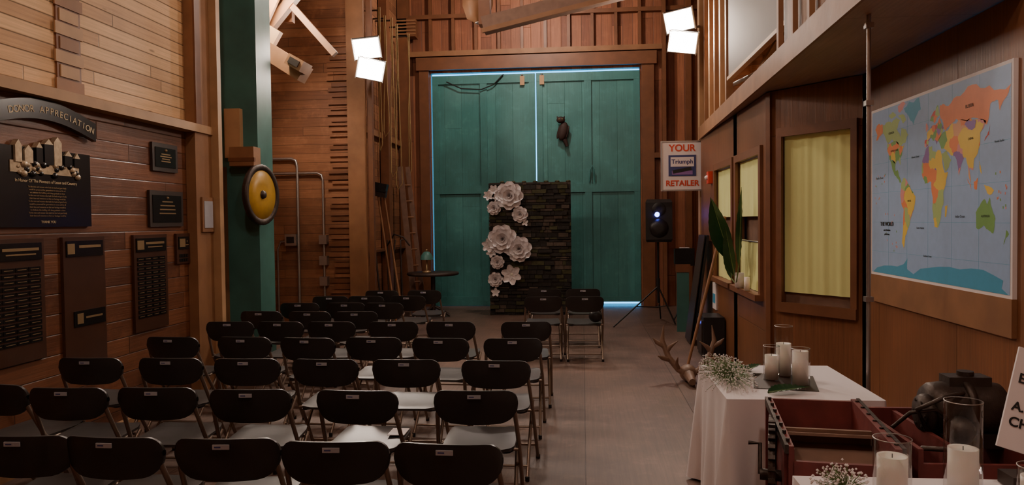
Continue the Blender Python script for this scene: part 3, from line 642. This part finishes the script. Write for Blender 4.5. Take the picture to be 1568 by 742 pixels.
for x in (-120,-60,0,60,120):
    p=mp(x,0,.4); b.bx(p[0]-.0002,p[0]+.0003,p[1]-.0007,p[1]+.0007,z0+.02,z1-.02,'m_bl')
for y in (-60,-30,0,30,60):
    p=mp(0,y,.4); b.bx(p[0]-.0002,p[0]+.0003,W0+.02,W1-.02,p[2]-.0007,p[2]+.0007,'m_bl')
wm=b.obj('world_map')
text("THE WORLD",mp(-125,-32,2),.042,'ink','right',wm,bold=.0005)
text("scale 1:20 million",mp(-125,-38,2),.018,'ink','right',wm); text("political map",mp(-125,-42,2),.018,'ink','right',wm)
for lo,la,t,s in ((-150,15,'Pacific Ocean',.024),(-35,30,'Atlantic Ocean',.02),(80,-25,'Indian Ocean',.022),(-20,-35,'South Atlantic',.02),(-110,58,'CANADA',.024),(100,62,'RUSSIA',.03),(-100,40,'UNITED STATES',.018),(134,-25,'AUSTRALIA',.018),(103,36,'CHINA',.02),(-52,-10,'BRAZIL',.018),(0,-60,'Southern Ocean',.018),(160,30,'North Pacific',.018)):
    text(t,mp(lo,la,3.5),s,'ink','right',wm,ext=.0002)
b=MB(); b.bx(2.272,2.299,W0,W1,1.04,1.25,'beam'); b.obj('map_backing_board')
b=MB(); b.bx(1.66,1.719,10.2,10.34,2.17,2.33,'signred'); b.ball((1.65,10.27,2.25),.03,'white'); b.obj('fire_alarm')
b=MB(); b.bx(1.70,1.719,9.9,10.15,.52,.86,'white'); b.bx(1.695,1.70,9.94,10.11,.6,.72,'m_bl'); b.obj('wall_poster')
# dealer sign
b=MB(); b.bx(1.16,1.78,11.36,11.39,2.12,2.86,'white')
for a in ((1.16,1.78,11.35,11.37,2.12,2.14),(1.16,1.78,11.35,11.37,2.84,2.86),(1.16,1.18,11.35,11.37,2.14,2.84),(1.76,1.78,11.35,11.37,2.14,2.84)): b.bx(*a,'metal')
b.bx(1.27,1.67,11.35,11.36,2.34,2.65,'signblue'); b.bx(1.30,1.64,11.345,11.35,2.48,2.62,'white'); b.bx(1.32,1.62,11.345,11.35,2.36,2.42,'m_pu')
b.beam((1.33,11.343,2.40),(1.6,11.343,2.45),.004,.05,'ink')
b.bx(1.75,1.80,11.39,11.439,2.2,2.8,'beam'); sg=b.obj('retailer_sign')
text("YOUR",(1.47,11.355,2.75),.14,'signred','front',sg,bold=.003); text("RETAILER",(1.47,11.355,2.23),.115,'signred','front',sg,bold=.003); text("Triumph",(1.47,11.343,2.55),.09,'signblue','front',sg,bold=.002)

# ---------------------------------------------------------------- PA speaker
b=MB(); sx,sy=1.2,12.3
vs=[];prof=[(-.21,-.19),(.21,-.19),(.16,.17),(-.16,.17)]
for z,s in ((1.34,.93),(1.38,1),(1.97,1),(2.02,.9)): vs+=[(sx+x*s,sy+y*s,z) for x,y in prof]
fs=[(3,2,1,0),(12,13,14,15)]
for l in range(3):
    for i in range(4): a=l*4+i;c=l*4+(i+1)%4; fs.append((a,c,c+4,a+4))
b.add(vs,fs,'black')
b.bx(sx-.18,sx+.18,sy-.2,sy-.19,1.38,1.73,'black'); Rf=Matrix.Rotation(rad(90),3,'X')
b.lathe([(.15,.0),(.15,.012),(.06,.02),(0,.02)],(sx,sy-.195,1.56),'black',24,Rf); b.lathe([(.11,.0),(.09,.01),(.03,.0)],(sx,sy-.2,1.86),'black',20,Rf)
b.ball((sx-.03,sy-.2,1.78),.04,'blueled',n=10,m=6)
b.cyl((sx,sy,.35),(sx,sy,1.34),.018,'black',10); b.cyl((sx,sy,.55),(sx,sy,.75),.028,'black',10)
for fx,fy in ((.46,11.9),(1.46,12.2),(1.3,12.95)):
    b.tube([(sx,sy,.62),(fx,fy,.015)],.013,'black'); b.tube([(sx,sy,.28),((sx+fx)/2,(sy+fy)/2,.315)],.009,'black')
b.obj('pa_speaker')
b=MB(); b.bx(1.52,1.80,12.6,12.9,.95,1.2,'black'); b.bx(1.5,1.82,12.58,12.6,.93,1.22,'black'); b.cyl((1.66,12.75,.3),(1.66,12.75,.95),.02,'black',8)
for s in (-.18,.18): b.tube([(1.66,12.75,.35),(1.66+s,12.65,.01)],.012,'black')
b.tube([(1.66,12.75,.35),(1.66,13.0,.01)],.012,'black'); b.bx(1.6,1.75,12.65,12.8,1.2,1.23,'white'); b.obj('sound_mixer_stand')
b=MB(); b.beam((1.46,10.5,.01),(1.66,10.5,1.48),.55,.03,'black',up=(1,0,0)); b.beam((1.42,10.5,.03),(1.62,10.5,1.48),.50,.01,'dark',up=(1,0,0)); b.obj('leaning_chalkboard')
b=MB(); b.bx(1.40,1.58,11.5,11.53,.0,1.0,'tealcol'); b.bx(1.38,1.60,11.49,11.5,.9,1.02,'trimw'); b.obj('teal_board')
b=MB(); b.bx(1.45,1.70,9.3,9.75,0,.5,'black'); b.bx(1.43,1.45,9.35,9.7,.05,.45,'iron'); b.ball((1.43,9.5,.42),.02,'blueled',n=8,m=5); b.obj('guitar_amplifier')
b=MB(); b.tube([(1.18,8.75,.01),(1.68,9.15,1.72)],.02,'beam',rs=[.016,.022]); b.obj('walking_stick')
b=MB()
def antler(o,s):
    P=lambda x,y,z:(o[0]+s*x,o[1]+y,o[2]+z)
    b.tube([P(0,0,.08),P(.08,0,.13),P(.18,.05,.25),P(.24,.08,.42),P(.22,.1,.58)],.02,'ivory',rs=[.034,.034,.032,.026,.004])
    for a,c in (((.08,0,.13),(.10,-.12,.28)),((.16,.04,.22),(.3,-.05,.28)),((.22,.07,.36),(.34,.06,.45)),((.2,.06,.3),(.08,.05,.42))):
        m_=[(a[i]+c[i])/2+(.02 if i==0 else 0) for i in range(3)]; b.tube([P(*a),P(*m_),P(*c)],.015,'ivory',rs=[.026,.022,.003])
antler((1.12,7.95,0),1); antler((1.06,7.95,0),-1); b.ball((1.08,7.98,.09),.09,'ivory',sc=(1,1.3,1)); b.tube([(1.08,7.9,.08),(1.08,7.65,.06)],.05,'ivory',rs=[.06,.035]); b.obj('antler_skull')

# plant on window ledge
b=MB()
def leaf(b,base,tip,w,side,k='leaf',droop=0):
    base=Vector(base);tip=Vector(tip);dd=tip-base;side=Vector(side).normalized()
    nn=dd.cross(side).normalized()
    def fn(u,v):
        a=(u-.5)*2; ww=w*math.sin(pi*min(.999,v**.8*.97+.03))
        p=base+dd*v+side*(a*ww)+nn*(.35*ww*abs(a)-droop*v*v+.004*math.sin(v*70)*abs(a)); return p
    b.grid(fn,8,20,k)
    b.tube([base,base+dd*.5-nn*droop*.25,tip-nn*droop],.004,'stem',5,False,[.006,.004,.001])
for base,tip,w,sd,dr in (((1.58,8.25,1.25),(1.33,8.12,1.93),.12,(.85,.3,.3),.03),((1.60,8.35,1.05),(1.57,8.4,1.62),.07,(.9,.5,.0),.0),((1.61,8.0,1.2),(1.62,7.9,2.02),.045,(.8,.5,0),0),((1.60,8.2,1.1),(1.46,8.0,1.62),.07,(.9,.3,.3),.03)):
    leaf(b,base,tip,w,sd,droop=dr); b.tube([(1.62,8.2,1.0),((1.62+base[0])/2,(8.2+base[1])/2,(1.0+base[2])/2),base],.007,'stem',6)
b.lathe([(0,.965),(.045,.965),(.05,1.12),(.04,1.12),(.035,.98)],(1.655,8.2,0),'white',16); b.lathe([(0,.965),(.03,.965),(.03,1.1),(0,1.1)],(1.66,7.85,0),'wax',12)
b.obj('banana_leaf_arrangement')

# ---------------------------------------------------------------- tables with cloth
def cloth_table(name,x0,x1,y0,y1,zt,n=10,amp=.03):
    b=MB()
    w=x1-x0;l=y1-y0; N_=260; P=2*(w+l)
    def pt(s):
        s%=P
        if s<w: return Vector((x0+s,y0,0)),Vector((0,-1,0))
        s-=w
        if s<l: return Vector((x1,y0+s,0)),Vector((1,0,0))
        s-=l
        if s<w: return Vector((x1-s,y1,0)),Vector((0,1,0))
        s-=w
        return Vector((x0,y1-s,0)),Vector((-1,0,0))
    vs=[];fs=[];rows_=7
    for j in range(rows_):
        f=j/(rows_-1)
        for i in range(N_):
            s=P*i/N_; p,n_=pt(s)
            c=min([abs(s-q) for q in (0,w,w+l,2*w+l,P)]); cor=math.exp(-(c/.06)**2)
            o=amp*f*(math.sin(s*2*pi/.21+1.5*math.sin(s*3))*.6+.5*math.sin(s*2*pi/.47))+.02*f+.05*f*cor
            q=p+n_*o; vs.append((q.x,q.y,zt-.003-(zt-.02)*f if j else zt))
    for j in range(rows_-1):
        for i in range(N_): k=(i+1)%N_; fs.append((j*N_+i,j*N_+k,(j+1)*N_+k,(j+1)*N_+i))
    b.add(vs,fs,'cloth',True)
    b.add([(x0,y0,zt),(x1,y0,zt),(x1,y1,zt),(x0,y1,zt)],[(0,1,2,3)],'cloth')
    for x in (x0+.06,x1-.06):
        for y in (y0+.06,y1-.06): b.cyl((x,y,0),(x,y,zt-.01),.018,'metal',8)
    return b.obj(name)
cloth_table('clothed_table',.745,1.55,4.02,4.96,.75)
cloth_table('clothed_table',.76,1.9,1.5,2.83,.75)
def candle(name,x,y,z,r,h,gr=None,gh=None):
    b=MB(); b.lathe([(0,0),(r,0),(r,h),(r*.85,h-.004),(0,h-.008)],(x,y,z+.006),'wax',24); b.cyl((x,y,z+h-.01),(x,y,z+h+.012),.0015,'ink',6)
    if gr: b.lathe([(0,.002),(gr,.002),(gr,gh)],(x,y,z),'glass',32); b.lathe([(gr+.001,gh-.002),(gr+.001,gh+.001),(gr-.002,gh+.001)],(x,y,z),'metal',32)
    return b.obj(name)
candle('pillar_candle',1.215,4.36,.754,.043,.19,.052,.21); candle('pillar_candle',1.19,4.62,.754,.043,.19,.052,.30); candle('pillar_candle',1.09,4.50,.754,.038,.14,.046,.20)
candle('candle_in_glass_vase',1.03,2.62,.75,.048,.14,.06,.205); candle('candle_in_glass_vase',1.305,2.72,.75,.048,.14,.06,.31); candle('candle_in_glass_vase',1.45,2.55,.75,.045,.10,.055,.14)
b=MB(); b.box((1.15,4.45,.752),(.34,.42,.003),'dark',Matrix.Rotation(rad(-12),3,'Z')); b.obj('table_mat')
b=MB(); leaf(b,(.98,4.12,.765),(1.22,4.22,.775),.05,(-.4,.9,.1)); leaf(b,(1.02,4.75,.765),(.90,4.86,.80),.05,(.8,.5,.2)); leaf(b,(.95,4.62,.77),(1.1,4.80,.79),.045,(-.3,.9,0)); b.obj('leaf_garland')
def breath(name,cx,cy,z,rx,ry,rz,n,seed,hang=False):
    r=random.Random(seed); b=MB()
    for i in range(n):
        a=r.uniform(0,2*pi); q=r.random()**.6; x=cx+rx*q*math.cos(a); y=cy+ry*q*math.sin(a); zz=z+rz*r.random()*(1.1-q*.6)
        if hang and x<.745: zz-=(.745-x)*r.uniform(0,1.4)
        zz=max(zz,z+.006) if not(hang and x<.74) else zz
        s=r.uniform(.0035,.0065)
        b.add([(x+s,y,zz),(x-s,y,zz),(x,y+s,zz),(x,y-s,zz),(x,y,zz+s),(x,y,zz-s)],[(0,2,4),(2,1,4),(1,3,4),(3,0,4),(2,0,5),(1,2,5),(3,1,5),(0,3,5)],'white')
        if i%2==0: b.tube([(cx+(x-cx)*.3,cy+(y-cy)*.3,z+.01),((x+cx)/2+.01,(y+cy)/2,(zz+z)/2+.02),(x,y,zz)],.0013,'stem',3,False)
    return b.obj(name)
breath('babys_breath',.84,4.56,.75,.15,.46,.13,800,1,True); breath('babys_breath',.86,2.60,.75,.10,.12,.13,350,2)

# ---------------------------------------------------------------- antique red seed machine
root=bpy.data.objects.new('antique_fanning_mill',None); C.objects.link(root)
b=MB(); b.T=Matrix.Translation((1.07,3.45,0))@Matrix.Rotation(rad(-8),4,'Z')
w,l,zt,zb=.19,.42,.79,.45
b.bx(-w-.015,-w+.005,-l,l,zb,zt,'red'); b.bx(w-.005,w+.02,-l,l,zb,zt+.01,'red'); b.bx(-w,w,l-.02,l,zb,zt,'red'); b.bx(-w,w,-l,-l+.02,zb,zt-.06,'red')
b.bx(-w,w,-l,l,zb,zb+.02,'bare'); b.box((0,.12,.70),(.36,.50,.012),'bare',Matrix.Rotation(rad(-14),3,'X')); b.box((0,-.22,.66),(.36,.36,.012),'bare',Matrix.Rotation(rad(12),3,'X'))
b.bx(-w,w,-.03,-.01,.6,.76,'bare'); b.bx(w+.02,w+.035,-l,l,zt-.03,zt+.015,'iron'); b.bx(-w-.03,-w-.015,-l,l,zt-.03,zt+.005,'iron')
for i in range(7):
    yy=-l+.06+i*.12
    for s in (-1,1): b.cyl((s*(w+.012),yy,zt-.002),(s*(w+.012),yy,zt+.016),.008,'iron',8)
for x in (-w-.03,w+.01):
    for y in (-l+.03,l-.06): b.bx(x,x+.04,y,y+.05,0,zt-.02,'red')
b.bx(-w,w,-l+.04,-l+.06,.3,.36,'red'); b.obj('hopper_box',root)
b=MB(); b.T=Matrix.Translation((.81,3.34,.58))@Matrix.Rotation(rad(-14),4,'Z')
Ry=Matrix.Rotation(rad(90),3,'Y')
b.lathe([(.19,-.015),(.215,-.015),(.215,.015),(.19,.015),(.19,-.015)],(0,0,0),'iron',36,Ry)
for i in range(6):
    a=2*pi*i/6; b.tube([(0,0,0),(0,.1*math.cos(a+.15),.1*math.sin(a+.15)),(0,.2*math.cos(a),.2*math.sin(a))],.01,'iron',6)
for i in range(30):
    a=2*pi*i/30; b.box((0,.222*math.cos(a),.222*math.sin(a)),(.028,.018,.018),'iron',Matrix.Rotation(a,3,'X'))
b.cyl((-.05,0,0),(.12,0,0),.025,'iron',12); b.tube([(-.05,0,0),(-.05,.05,.12),(-.1,.05,.12)],.01,'iron',6)
b.lathe([(.06,-.015),(.075,-.015),(.075,.015),(.06,.015)],(0.0,.27,.12),'iron',20,Ry)
for i in range(26):
    t=i/25; b.box((.0,.05+.2*t,.215-.03*t),(.03,.007,.012),'iron')
b.obj('gear_wheel',root)
b=MB(); b.bx(1.34,1.36,3.15,3.85,.45,.76,'red'); b.bx(1.82,1.84,3.15,3.85,.45,.76,'red'); b.bx(1.36,1.82,3.83,3.85,.45,.76,'red'); b.bx(1.36,1.82,3.15,3.17,.45,.70,'red'); b.bx(1.34,1.84,3.15,3.85,.43,.45,'bare'); b.bx(1.50,1.52,3.17,3.83,.6,.75,'red')
for x in (1.34,1.80):
    for y in (3.15,3.81): b.bx(x,x+.04,y,y+.04,0,.43,'red')
b.tube([(1.36,3.5,.74),(1.42,3.42,.84),(1.52,3.4,.86),(1.6,3.45,.8)],.009,'iron'); b.tube([(1.30,3.3,.6),(1.42,3.3,.72),(1.6,3.2,.74)],.012,'iron'); b.obj('seed_tray',root)
b=MB()
Re=Matrix.Rotation(rad(90),3,'Y')
b.lathe([(0,-.16),(.10,-.16),(.115,-.14),(.12,-.10),(.12,.10),(.115,.15),(.09,.17),(0,.17)],(1.70,3.55,.83),'iron',32,Re)
b.lathe([(.12,-.02),(.14,-.02),(.14,.01),(.12,.01)],(1.70,3.55,.83),'iron',32,Re)
b.lathe([(0,-.03),(.075,-.03),(.085,-.01),(.085,.01),(.05,.03)],(1.52,3.50,.82),'iron',28,Re)
b.cyl((1.50,3.50,.82),(1.56,3.52,.82),.03,'iron',16); b.bx(1.56,1.86,3.44,3.66,.68,.74,'iron'); b.bx(1.62,1.80,3.50,3.60,.93,.98,'iron'); b.cyl((1.71,3.55,.96),(1.71,3.55,1.00),.035,'iron',12); b.ball((1.62,3.40,.77),.06,'iron'); b.tube([(1.5,3.45,.76),(1.44,3.4,.86),(1.55,3.38,.92),(1.66,3.46,.92)],.010,'iron')
for a in range(6): b.cyl((1.528,3.50+.06*math.cos(a*pi/3),.82+.06*math.sin(a*pi/3)),(1.485,3.50+.06*math.cos(a*pi/3),.82+.06*math.sin(a*pi/3)),.007,'iron',6)
b.obj('engine_housing',root)
# white foam sign on the right
b=MB(); Rs=Matrix.Rotation(rad(-6),3,'Z')@Matrix.Rotation(rad(-14),3,'X')@Matrix.Rotation(rad(17),3,'Y')
base=Vector((1.75,2.74,.985)); b.box(base,(.56,.012,.36),'white',Rs)
b.beam((1.72,2.80,.755),(1.74,2.84,1.05),.03,.02,'bare'); b.bx(1.46,1.85,2.70,2.80,.755,.80,'dark')
sg=b.obj('display_sign')
RR=Rs@Matrix(((1,0,0),(0,0,-1),(0,1,0)))
for i,(t,s,zo) in enumerate((("ELEVATOR",.048,.07),("A.L. BEATTIE",.044,-.03),("CHARTER",.046,-.085))):
    p=base+Rs@Vector((-.262,-.0075,zo)); text(t,p,s,'ink',R=RR,parent=sg,align='LEFT',bold=.001)

# ---------------------------------------------------------------- world: daylight seen only through the door gaps
w=bpy.data.worlds.new('daylight'); S.world=w; w.use_nodes=True
bg=w.node_tree.nodes['Background']; bg.inputs[0].default_value=(.05,.45,.95,1); bg.inputs[1].default_value=5
